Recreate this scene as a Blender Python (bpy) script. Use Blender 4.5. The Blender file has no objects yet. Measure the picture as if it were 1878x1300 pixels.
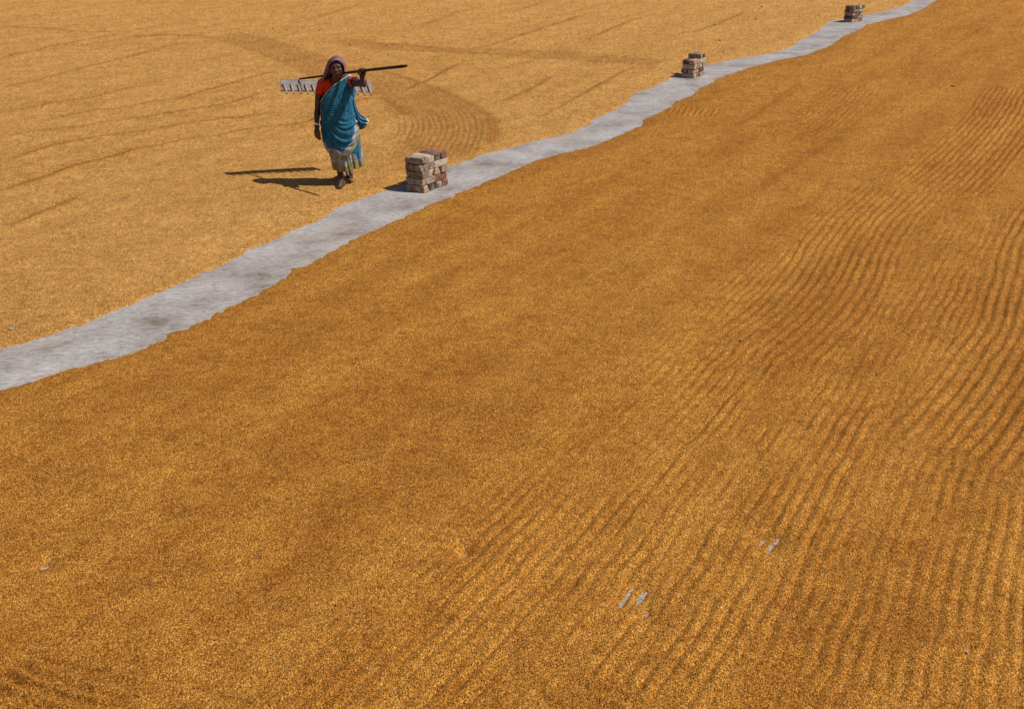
import bpy, bmesh, math, random
import numpy as np
from mathutils import Vector, Matrix

# ------------------------------------------------------------------ camera, sky, sun, exposure
random.seed(7)
RNG = np.random.default_rng(11)
C = bpy.context.scene.collection
F_PX, CAM_H = 2127.0, 3.2                       # focal length (px of the 1878 px wide photo), eye height in m
PITCH = math.atan(870.0 / F_PX)                 # camera looks 22 degrees down
cam_d = bpy.data.cameras.new("camera"); cam = bpy.data.objects.new("camera", cam_d); C.objects.link(cam)
cam_d.sensor_width = 36.0; cam_d.lens = 36.0 * F_PX / 1878.0
cam_d.clip_start = 0.05; cam_d.clip_end = 1000
cam.location = (0, 0, CAM_H); cam.rotation_euler = (math.pi / 2 - PITCH, 0, 0)
bpy.context.scene.camera = cam

SUN = Vector((1.03, -0.22, 1.43)).normalized()  # from the ground towards the sun
world = bpy.data.worlds.new("World"); bpy.context.scene.world = world; world.use_nodes = True
wn = world.node_tree.nodes; wn.clear()
wo = wn.new("ShaderNodeOutputWorld"); bg = wn.new("ShaderNodeBackground"); sk = wn.new("ShaderNodeTexSky")
sk.sky_type = 'NISHITA'; sk.sun_disc = False
sk.sun_elevation = math.asin(SUN.z); sk.sun_rotation = math.atan2(SUN.x, SUN.y)
sk.air_density = 1.0; sk.dust_density = 1.5; sk.ozone_density = 1.0
bg.inputs[1].default_value = 0.05
world.node_tree.links.new(sk.outputs[0], bg.inputs[0]); world.node_tree.links.new(bg.outputs[0], wo.inputs[0])
sl = bpy.data.lights.new("sun", 'SUN'); sl.energy = 4.3; sl.angle = math.radians(0.53); sl.color = (1.0, 0.955, 0.88)
sun = bpy.data.objects.new("sun", sl); C.objects.link(sun); sun.location = (10, -4, 15)
sun.rotation_euler = SUN.to_track_quat('Z', 'Y').to_euler()
vs = bpy.context.scene.view_settings
vs.view_transform = 'Standard'; vs.look = 'None'; vs.gamma = 1.0; vs.use_curve_mapping = False; vs.exposure = 0.0

# ------------------------------------------------------------------ helpers
CP, SP = math.cos(PITCH), math.sin(PITCH)
def ray(u, v):
    x = (u - 939) / F_PX; y = -(v - 650) / F_PX
    return np.array([x, CP + y * SP, -SP + y * CP])
def ground(u, v, z=0.0):
    d = ray(u, v); t = (CAM_H - z) / -d[2]
    return np.array([d[0] * t, d[1] * t, z])
def at(u, v, y):                                # the place at world depth y that the survey of the photo gives
    d = ray(u, v); t = y / d[1]
    return Vector((d[0] * t, y, CAM_H + d[2] * t))

def tag(o, label=None, cat=None, group=None, kind=None):
    if label: o['label'] = label
    if cat: o['category'] = cat
    if group: o['group'] = group
    if kind: o['kind'] = kind
    return o
def link(name, me, mats=(), parent=None, smooth=True):
    o = bpy.data.objects.new(name, me); C.objects.link(o)
    for m in mats: me.materials.append(m)
    if smooth:
        me.polygons.foreach_set("use_smooth", [True] * len(me.polygons))
    if parent:
        o.parent = parent; o.matrix_parent_inverse = Matrix.Translation(-parent.location)
    return o
def bake(o):                                    # apply the modifiers without operators
    dg = bpy.context.evaluated_depsgraph_get(); dg.update()
    me = bpy.data.meshes.new_from_object(o.evaluated_get(dg), preserve_all_data_layers=True, depsgraph=dg)
    old = o.data; o.modifiers.clear(); o.data = me; bpy.data.meshes.remove(old)
    return o

class Mat:
    def __init__(s, name, rough=0.8, spec=0.3):
        s.m = bpy.data.materials.new(name); s.m.use_nodes = True
        s.t = s.m.node_tree; s.b = s.t.nodes["Principled BSDF"]
        s.b.inputs["Roughness"].default_value = rough; s.b.inputs["Specular IOR Level"].default_value = spec
    def n(s, typ, **k):
        nd = s.t.nodes.new(typ)
        for a, b in k.items():
            if a.startswith("i_"): nd.inputs[int(a[2:])].default_value = b
            else: setattr(nd, a, b)
        return nd
    def l(s, a, b): s.t.links.new(a, b)
    def noise(s, vec, scale, detail=4, rough=0.55):
        nd = s.n("ShaderNodeTexNoise"); nd.inputs["Scale"].default_value = scale
        nd.inputs["Detail"].default_value = detail; nd.inputs["Roughness"].default_value = rough
        if vec is not None: s.l(vec, nd.inputs["Vector"])
        return nd
    def ramp(s, fac, stops):
        nd = s.n("ShaderNodeValToRGB"); el = nd.color_ramp.elements
        while len(el) < len(stops): el.new(0.5)
        for e, (p, c) in zip(el, stops): e.position = p; e.color = (*c, 1)
        s.l(fac, nd.inputs[0]); return nd
    def mix(s, fac, a, b, mode='MIX'):
        nd = s.n("ShaderNodeMix", data_type='RGBA', blend_type=mode)
        for sock, v in ((nd.inputs[0], fac), (nd.inputs[6], a), (nd.inputs[7], b)):
            if isinstance(v, (int, float)): sock.default_value = v
            elif isinstance(v, tuple): sock.default_value = (*v, 1)
            else: s.l(v, sock)
        return nd.outputs[2]
    def mapping(s, vec, scale=(1, 1, 1), rot=(0, 0, 0)):
        nd = s.n("ShaderNodeMapping"); nd.inputs["Scale"].default_value = scale; nd.inputs["Rotation"].default_value = rot
        s.l(vec, nd.inputs[0]); return nd.outputs[0]
    def bump(s, h, strength, dist, prev=None):
        nd = s.n("ShaderNodeBump"); nd.inputs["Strength"].default_value = strength; nd.inputs["Distance"].default_value = dist
        s.l(h, nd.inputs["Height"])
        if prev: s.l(prev, nd.inputs["Normal"])
        return nd.outputs[0]

PATH_AZ = math.radians(27.6)                    # the path and most rake furrows run 27.6 degrees right of straight ahead
SD = np.array([math.sin(PATH_AZ), math.cos(PATH_AZ)]); TD = np.array([math.cos(PATH_AZ), -math.sin(PATH_AZ)])

# ------------------------------------------------------------------ materials of the ground
def rice_material(name, stops, tint):
    M = Mat(name, 0.75, 0.10)
    g = M.n("ShaderNodeNewGeometry").outputs["Position"]
    # husks: long thin cells lying three ways, the way changing from clump to clump
    cells = []
    for k, a in enumerate((0.3, 1.4, 2.5)):
        mp = M.mapping(g, (290, 135, 135), (0, 0, a))
        vo = M.n("ShaderNodeTexVoronoi"); vo.inputs["Scale"].default_value = 1.0; M.l(mp, vo.inputs["Vector"])
        cells.append(vo)
    pick = M.noise(g, 55, 1)
    s1 = M.n("ShaderNodeMath", operation='GREATER_THAN', i_1=0.46); M.l(pick.outputs[0], s1.inputs[0])
    s2 = M.n("ShaderNodeMath", operation='GREATER_THAN', i_1=0.54); M.l(pick.outputs[0], s2.inputs[0])
    def sw(out):
        a = M.mix(s1.outputs[0], cells[0].outputs[out], cells[1].outputs[out])
        return M.mix(s2.outputs[0], a, cells[2].outputs[out])
    colr, dist = sw("Color"), sw("Distance")
    sep = M.n("ShaderNodeSeparateColor"); M.l(colr, sep.inputs[0])
    base = M.ramp(sep.outputs[0], stops).outputs[0]
    # clumps a few grains wide
    cl = M.noise(g, 150, 2, 0.7)
    clr = M.ramp(cl.outputs[0], [(0.36, (0.40, 0.34, 0.28)), (0.5, (1, 1, 1)), (0.64, (1.26, 1.24, 1.20))])
    base = M.mix(0.9, base, clr.outputs[0], 'MULTIPLY')
    # broad drying patches stretched along the rake direction
    r = M.mapping(g, (1, 1, 1), (0, 0, -(math.pi / 2 - PATH_AZ)))
    st = M.mapping(r, (0.22, 1.5, 1))
    pa = M.noise(st, 1.3, 5, 0.6)
    par = M.ramp(pa.outputs[0], [(0.36, tint), (0.62, (1.08, 1.08, 1.1))])
    base = M.mix(0.85, base, par.outputs[0], 'MULTIPLY')
    pb = M.noise(g, 2.6, 5, 0.65)
    pbr = M.ramp(pb.outputs[0], [(0.35, (0.86, 0.82, 0.78)), (0.62, (1.06, 1.06, 1.06))])
    base = M.mix(0.8, base, pbr.outputs[0], 'MULTIPLY')
    # lumps of a handful of grains, seen mostly far off
    lu = M.noise(g, 13, 3, 0.75)
    lur = M.ramp(lu.outputs[0], [(0.36, (0.74, 0.69, 0.64)), (0.5, (1, 1, 1)), (0.66, (1.14, 1.14, 1.14))])
    base = M.mix(0.75, base, lur.outputs[0], 'MULTIPLY')
    sk_ = M.n('ShaderNodeAttribute', attribute_name='husk_mix')
    skr = M.ramp(sk_.outputs['Fac'], [(0.0, (0.74, 0.69, 0.64)), (0.5, (1, 1, 1)), (1.0, (1.16, 1.16, 1.16))])
    base = M.mix(0.9, base, skr.outputs[0], 'MULTIPLY')
    # grain turned up by the rake is still damp and browner
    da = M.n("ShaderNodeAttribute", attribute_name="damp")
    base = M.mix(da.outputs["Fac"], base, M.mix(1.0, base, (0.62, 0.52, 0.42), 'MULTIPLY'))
    M.l(base, M.b.inputs["Base Color"])
    b1 = M.bump(dist, 1.0, 0.0035)
    M.t.nodes[b1.node.name].invert = True
    b2 = M.bump(cl.outputs[0], 0.9, 0.006, b1)
    M.l(b2, M.b.inputs["Normal"])
    return M.m
M_RICE_L = rice_material("dry paddy", [(0.0, (0.13, 0.043, 0.006)), (0.22, (0.395, 0.172, 0.033)), (0.6, (0.63, 0.318, 0.074)), (1.0, (0.96, 0.63, 0.245))], (0.93, 0.88, 0.80))
M_RICE_R = rice_material("damp paddy", [(0.0, (0.090, 0.024, 0.002)), (0.25, (0.325, 0.118, 0.012)), (0.6, (0.54, 0.230, 0.026)), (1.0, (0.86, 0.49, 0.13))], (0.86, 0.76, 0.64))

def floor_material():
    M = Mat("worn cement", 0.85, 0.25)
    g = M.n("ShaderNodeNewGeometry").outputs["Position"]
    a = M.noise(g, 1.7, 9, 0.66)
    base = M.ramp(a.outputs[0], [(0.33, (0.22, 0.18, 0.15)), (0.43, (0.33, 0.292, 0.28)), (0.52, (0.388, 0.356, 0.345)), (0.68, (0.475, 0.448, 0.443))]).outputs[0]
    b = M.noise(M.mapping(g, (1, 1.6, 1), (0, 0, -0.2)), 15, 6, 0.75)
    br = M.ramp(b.outputs[0], [(0.38, (0.62, 0.59, 0.57)), (0.52, (1.0, 1.0, 1.0)), (0.66, (1.18, 1.18, 1.18))])
    base = M.mix(0.8, base, br.outputs[0], 'MULTIPLY')
    c = M.noise(g, 90, 4, 0.8)
    cr = M.ramp(c.outputs[0], [(0.36, (0.55, 0.52, 0.50)), (0.5, (1.0, 1.0, 1.0)), (0.68, (1.2, 1.2, 1.2))])
    base = M.mix(0.75, base, cr.outputs[0], 'MULTIPLY')
    w = M.noise(g, 0.9, 3)
    wr = M.ramp(w.outputs[0], [(0.60, (0, 0, 0)), (0.72, (0.35, 0.35, 0.35))])
    base = M.mix(wr.outputs[0], base, (0.50, 0.36, 0.25))
    M.l(base, M.b.inputs["Base Color"])
    M.l(M.bump(b.outputs[0], 0.25, 0.004), M.b.inputs["Normal"])
    return M.m
M_FLOOR = floor_material()

# ------------------------------------------------------------------ the cement floor of the drying yard
me = bpy.data.meshes.new("drying_floor")
me.from_pydata([(-300, -60, 0), (300, -60, 0), (300, 400, 0), (-300, 400, 0)], [], [(0, 1, 2, 3)])
tag(link("drying_floor", me, [M_FLOOR], smooth=False), "pale grey worn cement floor showing as a winding strip between the two rice fields", kind="structure")

# ------------------------------------------------------------------ edges of the bare strip (traced) in path coordinates
UP = [(0,642),(56,624),(112,609),(149,597),(209,571),(276,543),(324,523),(358,508),(402,488),(436,471),(462,456),(496,445),(529,426),(559,415),(593,400),(622,380),(660,366),(700,352),(742,338),(780,322),(820,306),(856,296),(886,283),(931,273),(977,260),(1043,245),(1083,228),(1093,217),(1129,202),(1154,185),(1159,174),(1194,162),(1225,147),(1246,136),(1275,126),(1293,121),(1346,109),(1397,101),(1442,91),(1463,78),(1503,56),(1508,48),(1528,38),(1560,33),(1584,29),(1634,19),(1660,9),(1675,0)]
LO = [(0,719),(37,707),(75,694),(127,676),(179,666),(224,654),(261,641),(298,625),(313,612),(343,603),(373,588),(410,568),(440,555),(470,540),(511,519),(529,506),(537,493),(559,488),(581,476),(611,461),(641,443),(675,428),(700,417),(740,398),(780,380),(808,366),(830,359),(876,341),(921,321),(967,301),(1023,283),(1073,273),(1114,258),(1149,243),(1177,230),(1179,220),(1200,210),(1222,200),(1240,187),(1265,177),(1281,164),(1306,152),(1316,144),(1346,134),(1387,121),(1427,111),(1478,101),(1518,86),(1549,66),(1574,56),(1589,46),(1619,38),(1660,30),(1690,18),(1718,0)]
def edge(px):
    P = np.array([ground(u, v)[:2] for u, v in px])
    s = P @ SD; t = P @ TD
    o = np.argsort(s); s, t = s[o], t[o]
    s = np.concatenate([[s[0] - 60, s[0] - 8, s[0] - 4], s, [s[-1] + 5, s[-1] + 12, s[-1] + 200]])
    t = np.concatenate([[t[0], t[0] - 0.1, t[0] + 0.1], t, [t[-1] + 0.1, t[-1] - 0.15, t[-1]]])
    return s, t
SU, TU = edge(UP); SL, TL = edge(LO)

# ------------------------------------------------------------------ value noise for the rice relief
LAT = RNG.random((512, 512)).astype(np.float32)
def vnoise(x, y, seed=0):
    x = x + seed * 17.31; y = y + seed * 9.17
    xi = np.floor(x).astype(np.int64); yi = np.floor(y).astype(np.int64)
    fx = (x - xi); fy = (y - yi); fx = fx * fx * (3 - 2 * fx); fy = fy * fy * (3 - 2 * fy)
    a = LAT[xi & 511, yi & 511]; b = LAT[(xi + 1) & 511, yi & 511]
    c = LAT[xi & 511, (yi + 1) & 511]; d = LAT[(xi + 1) & 511, (yi + 1) & 511]
    return (a * (1 - fx) + b * fx) * (1 - fy) + (c * (1 - fx) + d * fx) * fy
def sstep(a, b, x):
    t = np.clip((x - a) / (b - a), 0, 1); return t * t * (3 - 2 * t)

def smooth_line(px, n=6):
    P = np.array([ground(u, v)[:2] for u, v in px])
    Q = np.vstack([2 * P[0] - P[1], P, 2 * P[-1] - P[-2]]); out = []
    for i in range(1, len(Q) - 2):
        for k in range(n):
            t = k / n
            out.append(0.5 * ((2 * Q[i]) + (-Q[i-1] + Q[i+1]) * t + (2*Q[i-1] - 5*Q[i] + 4*Q[i+1] - Q[i+2]) * t*t + (-Q[i-1] + 3*Q[i] - 3*Q[i+1] + Q[i+2]) * t**3))
    out.append(Q[-2]); return np.array(out)

def line_coords(X, Y, L, w):                    # signed distance and arc length of the vertices near a polyline
    lo = L.min(0) - w; hi = L.max(0) + w
    idx = np.nonzero((X > lo[0]) & (X < hi[0]) & (Y > lo[1]) & (Y < hi[1]))[0]
    if len(idx) == 0: return idx, None, None, 0
    x = X[idx]; y = Y[idx]
    best = np.full(len(idx), 1e9); sd = np.zeros(len(idx)); arc = np.zeros(len(idx)); a0 = 0.0
    for p, q in zip(L[:-1], L[1:]):
        d = q - p; ln = math.hypot(*d)
        if ln < 1e-6: continue
        d = d / ln; rx = x - p[0]; ry = y - p[1]
        t = np.clip(rx * d[0] + ry * d[1], 0, ln)
        dx = rx - t * d[0]; dy = ry - t * d[1]; dd = dx * dx + dy * dy
        m = dd < best
        best[m] = dd[m]; sd[m] = (dx * d[1] - dy * d[0])[m]; arc[m] = (a0 + t)[m]; a0 += ln
    dist = np.sqrt(best); sg = np.sign(sd); sd = sg * dist
    k = dist < w
    return idx[k], sd[k], arc[k], a0

# rake strokes that leave a comb of furrows: centre line, half width, depth
STROKES = [
 ([(1380,665),(1420,632),(1470,590),(1510,545),(1537,500),(1556,460),(1580,425),(1612,390),(1655,352)], 0.46, 0.0070),
 ([(2010,330),(1960,400),(1932,460),(1918,550),(1905,615),(1870,680),(1820,760),(1740,860)], 0.50, 0.0080),
 ([(1700,362),(1725,345),(1762,310),(1800,270),(1830,235),(1850,205),(1862,182),(1872,168)], 0.52, 0.0120),
 ([(1960,330),(1985,290),(2000,240),(2010,190)], 0.55, 0.0110),
 ([(1440,262),(1490,235),(1520,210),(1550,185),(1572,160)], 0.42, 0.0060),
 ([(1262,217),(1268,208),(1273,200)], 0.36, 0.0150),
 ([(5,1235),(45,1252),(95,1268),(150,1285),(230,1305)], 0.17, 0.0150),
 ([(1040,1278),(1090,1290),(1150,1306)], 0.12, 0.0110),
 ([(395,66),(440,74),(500,92),(560,115),(625,142),(690,160),(760,180),(805,205),(822,235),(812,268),(790,295)], 0.50, 0.0052),
 ([(590,76),(640,80),(700,88),(760,92),(850,97),(960,101),(1050,105),(1140,113),(1225,119)], 0.42, 0.0085),
 ([(700,188),(760,205),(780,235),(770,265)], 0.40, 0.0050),
]
# low berms left at the sides of swaths: thin lines with a steep lee side
BERMS = [
 [(0,166),(52,158),(85,149),(135,136),(175,125),(233,111),(283,98),(323,87),(380,80)],
 [(0,113),(60,98),(105,88),(143,80),(180,72),(218,66),(250,64)],
 [(0,50),(20,53),(70,56),(120,60),(155,63),(195,61),(240,60)],
 [(0,208),(60,203),(120,191),(175,183),(225,172),(270,160)],
 [(80,221),(140,214),(195,206),(240,200),(283,191),(335,184),(368,173),(425,158),(470,145),(520,132)],
 [(0,258),(65,246),(140,240),(190,230),(250,223),(308,214),(375,204),(430,194),(470,180),(500,172)],
 [(0,298),(45,289),(110,270),(155,261),(225,250),(283,243),(333,234),(400,225),(458,218),(500,208)],
 [(120,318),(160,305),(220,290),(250,280),(288,275),(350,260),(400,255),(438,246),(470,241),(520,236),(570,228),(590,215)],
 [(218,73),(283,69),(345,69),(390,72)],
 [(0,356),(55,340),(100,325),(150,306),(175,300)],
 [(0,430),(50,413),(100,390),(140,372),(175,358)],
 [(683,133),(720,142),(758,153),(795,168),(833,184),(860,199),(883,214),(898,235),(893,257),(880,275)],
 [(560,232),(620,205),(688,186),(720,200),(740,222)],
 [(640,79),(700,84),(745,87),(820,97),(880,103),(940,108),(1030,113),(1100,118),(1170,120)],
 [(940,27),(990,10),(1015,2)],
 [(760,130),(800,110),(870,96),(940,75),(1015,50),(1045,40),(1105,20),(1130,12)],
 [(1048,92),(1115,60),(1180,35),(1240,20)],
 [(882,207),(940,185),(990,160),(1035,135)],
 [(960,240),(1015,210),(1080,172),(1140,140),(1190,115)],
 [(640,205),(700,190),(770,160),(803,143),(845,122),(880,113),(960,102)],
 [(700,275),(760,262),(830,248),(880,240)],
 [(680,4),(620,22),(560,40),(510,50)], [(870,14),(800,38),(740,58),(690,66)],
 [(1180,90),(1240,68),(1300,55),(1360,30),(1400,12)],
 [(1800,160),(1830,164),(1860,167),(1900,170)],
 [(1600,150),(1660,128),(1740,96),(1800,60),(1860,20)],
 [(1240,300),(1300,270),(1390,215),(1460,165),(1510,130)],
 [(1300,420),(1400,350),(1500,285),(1590,220),(1680,165)],
]
def rice_height(X, Y, sp=None):
    damp = np.zeros_like(X); sp = np.zeros_like(X) if sp is None else sp
    s = X * SD[0] + Y * SD[1]; t = X * TD[0] + Y * TD[1]
    tu = np.interp(s, SU, TU); tl = np.interp(s, SL, TL)
    wob = (vnoise(s * 9, t * 9, 3) - 0.5) * 0.055 + (vnoise(s * 30, t * 30, 4) - 0.5) * 0.034
    inner = np.maximum(tu - t, t - tl) + wob     # > 0 on the rice, < 0 on the bare strip
    mid = 0.5 * (tu + tl); right = t > mid
    near_edge = 1 - np.exp(-np.clip(inner, 0, 9) / 0.34)
    h = np.where(right, 0.030, 0.026) * near_edge + np.clip(inner, -0.05, 0.05) * 0.16
    h += np.where(inner > 0, 0, -0.03) * 0
    # swells a metre across
    w = near_edge
    h += w * ((vnoise(s * 0.5, t * 1.6, 1) - 0.5) * 0.022 + (vnoise(s * 1.5, t * 3.5, 2) - 0.5) * 0.010)
    # ---- furrows of the right field, drawn along the path in one-metre swaths
    tm = t + (vnoise(s * 0.20, t * 0.15, 5) - 0.5) * 0.17 + (vnoise(s * 0.7, t * 0.3, 6) - 0.5) * 0.045
    sw = np.floor(tm / 0.98); ph = tm / 0.073 + LAT[(sw.astype(int) * 7) & 511, 3] * 1.0
    ph = ph + (vnoise(s * 4.0, sw * 3.1, 12) - 0.5) * 0.35
    rid = np.cos(2 * np.pi * ph)
    rid = 0.5 * rid + 0.5 * (np.abs(np.cos(np.pi * ph)) ** 0.5 * 2 - 1)
    start = -3.3 + 0.0 * s
    amp = sstep(0.0, 1.3, t - start) * (0.60 + 0.50 * sstep(0.25, 0.75, vnoise(s * 0.55, sw * 1.7 + t * 0.3, 8)))
    amp *= 0.15 + 1.25 * sstep(0.2, 0.8, 0.6 * vnoise(s * 3.0, t * 11, 9) + 0.4 * vnoise(s * 1.3, t * 2.0, 19))
    amp *= 1 - 0.75 * sstep(9, 14, s) ; amp *= 1 - 0.6 * sstep(18, 30, s)
    amp *= sstep(0.3, 2.0, t - tl)
    fur = np.where(right, 0.0070 * amp, 0.0)
    # ---- faint comb marks of the left field
    tm2 = t + (vnoise(s * 0.3, t * 0.2, 15) - 0.5) * 0.6
    rid2 = np.cos(2 * np.pi * tm2 / 0.083)
    fl = np.where(right, 0, 0.0016 * sstep(0.45, 0.8, vnoise(s * 0.4, t * 1.1, 17)) * near_edge)
    base = rid * fur + rid2 * fl
    over = np.zeros_like(X); keep = np.ones_like(X)
    for px, hw, dep in STROKES:
        L = smooth_line(px); fe = min(0.35, 0.22 * float(np.hypot(*np.diff(L, axis=0).T).sum()))
        idx, d, a, ln = line_coords(X, Y, L, hw + 0.05)
        if len(idx) == 0: continue
        k = sstep(hw + 0.05, hw - 0.02, np.abs(d)) * sstep(0.0, fe, a + 0.03) * sstep(ln, ln - fe, a - 0.03)
        jit = (vnoise(a * 3.0, d * 12 + 40, 21) - 0.5) * 0.30
        r = np.cos(2 * np.pi * (d / 0.083 + jit)) * (0.55 + 0.7 * vnoise(a * 2.3, d * 4 + 9, 22))
        over[idx] = over[idx] * (1 - k) + k * dep * r; keep[idx] *= 1 - k
        damp[idx] = np.maximum(damp[idx], k * (0.45 if hw in (0.50, 0.42) and len(px) >= 9 and px[0][0] < 1000 else 0.15))
    h += base * keep + over
    for i, px in enumerate(BERMS):
        L = smooth_line(px)
        idx, d, a, ln = line_coords(X, Y, L, 0.30)
        if len(idx) == 0: continue
        d = d + (vnoise(a * 3, a * 0 + i, 31) - 0.5) * 0.05
        fd_ = 0.5 if i < 14 else 0.42 * ln
        strg = sstep(0, fd_, a) * sstep(ln, ln - fd_, a) * (1.5 if i < 14 else 0.85 if i < 24 else 0.3) * (0.6 + 0.6 * vnoise(a * 1.3, a * 0 + i * 3, 32))
        # gentle windward rise, steep lee side away from the sun
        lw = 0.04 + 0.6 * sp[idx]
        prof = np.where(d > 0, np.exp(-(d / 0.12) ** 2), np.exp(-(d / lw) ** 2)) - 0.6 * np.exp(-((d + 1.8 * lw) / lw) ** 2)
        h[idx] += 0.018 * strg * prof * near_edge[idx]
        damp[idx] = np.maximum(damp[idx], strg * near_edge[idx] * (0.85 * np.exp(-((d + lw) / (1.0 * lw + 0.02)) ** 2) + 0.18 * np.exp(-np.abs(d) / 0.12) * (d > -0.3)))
    # places where the rake has scraped down to the floor
    for (u0, v0, u1, v1, wd, dp) in [(1134,1117,1161,1077,0.022,1.12),(1166,1110,1186,1084,0.025,1.12),(1178,1138,1190,1121,0.020,1.10),
                                     (1391,1003,1402,988,0.019,1.10),(1407,1017,1417,998,0.019,1.10),(1419,999,1428,986,0.018,1.10),(72,1046,95,1035,0.035,0.97),(845,1030,855,1015,0.03,0.96)]:
        L = np.array([ground(u0, v0)[:2], ground(u1, v1)[:2]])
        idx, d, a, ln = line_coords(X, Y, L, 0.2)
        if len(idx): a = a + np.where(a <= 1e-9, -np.sqrt(np.maximum(0, (X[idx] - L[0, 0]) ** 2 + (Y[idx] - L[0, 1]) ** 2 - 0)) * 0.5, 0)
        if len(idx) == 0: continue
        h[idx] *= 1 - 0.6 * np.exp(-(d / 0.075) ** 2) * sstep(-0.09, 0.03, a) * sstep(ln + 0.09, ln - 0.03, a)
        g = np.exp(-(d / wd) ** 2) * sstep(-0.02, 0.02, a) * sstep(ln + 0.02, ln - 0.02, a)
        h[idx] = h[idx] * (1 - dp * g) - 0.002 * g + 0.010 * (vnoise(X[idx] * 120, Y[idx] * 120, 44) - 0.42) * g
    return h, inner, right, damp

def warp_axis(core, lo, hi):
    return np.concatenate([lo, core, hi])
v_core = np.arange(1430.0, -70.0, -1.85)
y_core = np.array([ground(939, v)[1] for v in v_core])
ys = warp_axis(y_core, np.linspace(-1.3, y_core[0], 40)[:-1], y_core[-1] * np.geomspace(1.01, 5.0, 50))
t_core = np.linspace(-0.52, 0.52, 1180)
ts = warp_axis(t_core, -0.52 - np.geomspace(4.0, 0.002, 40), 0.52 + np.geomspace(0.002, 4.0, 40))
TT, YY = np.meshgrid(ts, ys)
off = (np.arange(len(ys)) % 2)[:, None] * 0.5 * (ts[601] - ts[600])
XX = (TT + off) * (YY + 1.6)
nr, nc = XX.shape
sp = (ts[601] - ts[600]) * (YY + 1.6)
XX = XX + (RNG.random(XX.shape) - 0.5) * 0.5 * sp
X = XX.ravel(); Y = YY.ravel()
spf = sp.ravel()
H, INNER, RIGHT, DAMP = rice_height(X, Y, spf)
grain = (RNG.random(len(X)) - 0.5) * np.clip(0.24 * spf + 0.0009, 0.0018, 0.0058)   # heaped husks
H = H + grain * sstep(-0.02, 0.03, INNER) + np.where(INNER < 0, -0.004, 0)
del XX, YY, TT
ii = (np.arange(nr - 1)[:, None] * nc + np.arange(nc - 1)[None, :]).ravel()
quads = np.stack([ii, ii + 1, ii + 1 + nc, ii + nc], 1)
qi = INNER[quads].max(1); qr = RIGHT[quads].sum(1)
def sheet(name, sel, mat, label):
    q = quads[sel]; used = np.unique(q); remap = np.zeros(len(X), np.int64); remap[used] = np.arange(len(used))
    q = remap[q]; me = bpy.data.meshes.new(name)
    me.vertices.add(len(used)); me.loops.add(q.size); me.polygons.add(len(q))
    co = np.stack([X[used], Y[used], H[used]], 1).astype(np.float32)
    me.vertices.foreach_set("co", co.ravel()); me.loops.foreach_set("vertex_index", q.ravel().astype(np.int32))
    me.polygons.foreach_set("loop_start", (np.arange(len(q)) * 4).astype(np.int32))
    me.update(calc_edges=True)
    o = bpy.data.objects.new(name, me); C.objects.link(o); me.materials.append(mat)
    me.polygons.foreach_set("use_smooth", np.ones(len(q), bool))
    hm = me.attributes.new('husk_mix', 'FLOAT', 'POINT'); hm.data.foreach_set('value', RNG.random(len(used)).astype(np.float32))
    at_ = me.attributes.new('damp', 'FLOAT', 'POINT'); at_.data.foreach_set('value', DAMP[used].astype(np.float32))
    return tag(o, label, "rice", kind="stuff")
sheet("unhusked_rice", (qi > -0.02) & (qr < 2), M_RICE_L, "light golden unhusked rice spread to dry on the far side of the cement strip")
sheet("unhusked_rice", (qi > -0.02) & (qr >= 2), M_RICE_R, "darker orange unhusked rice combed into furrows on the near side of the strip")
def height_at(x, y):
    h, _, _, _ = rice_height(np.array([x, x]), np.array([y, y])); return max(float(h[0]), 0.0)

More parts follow.
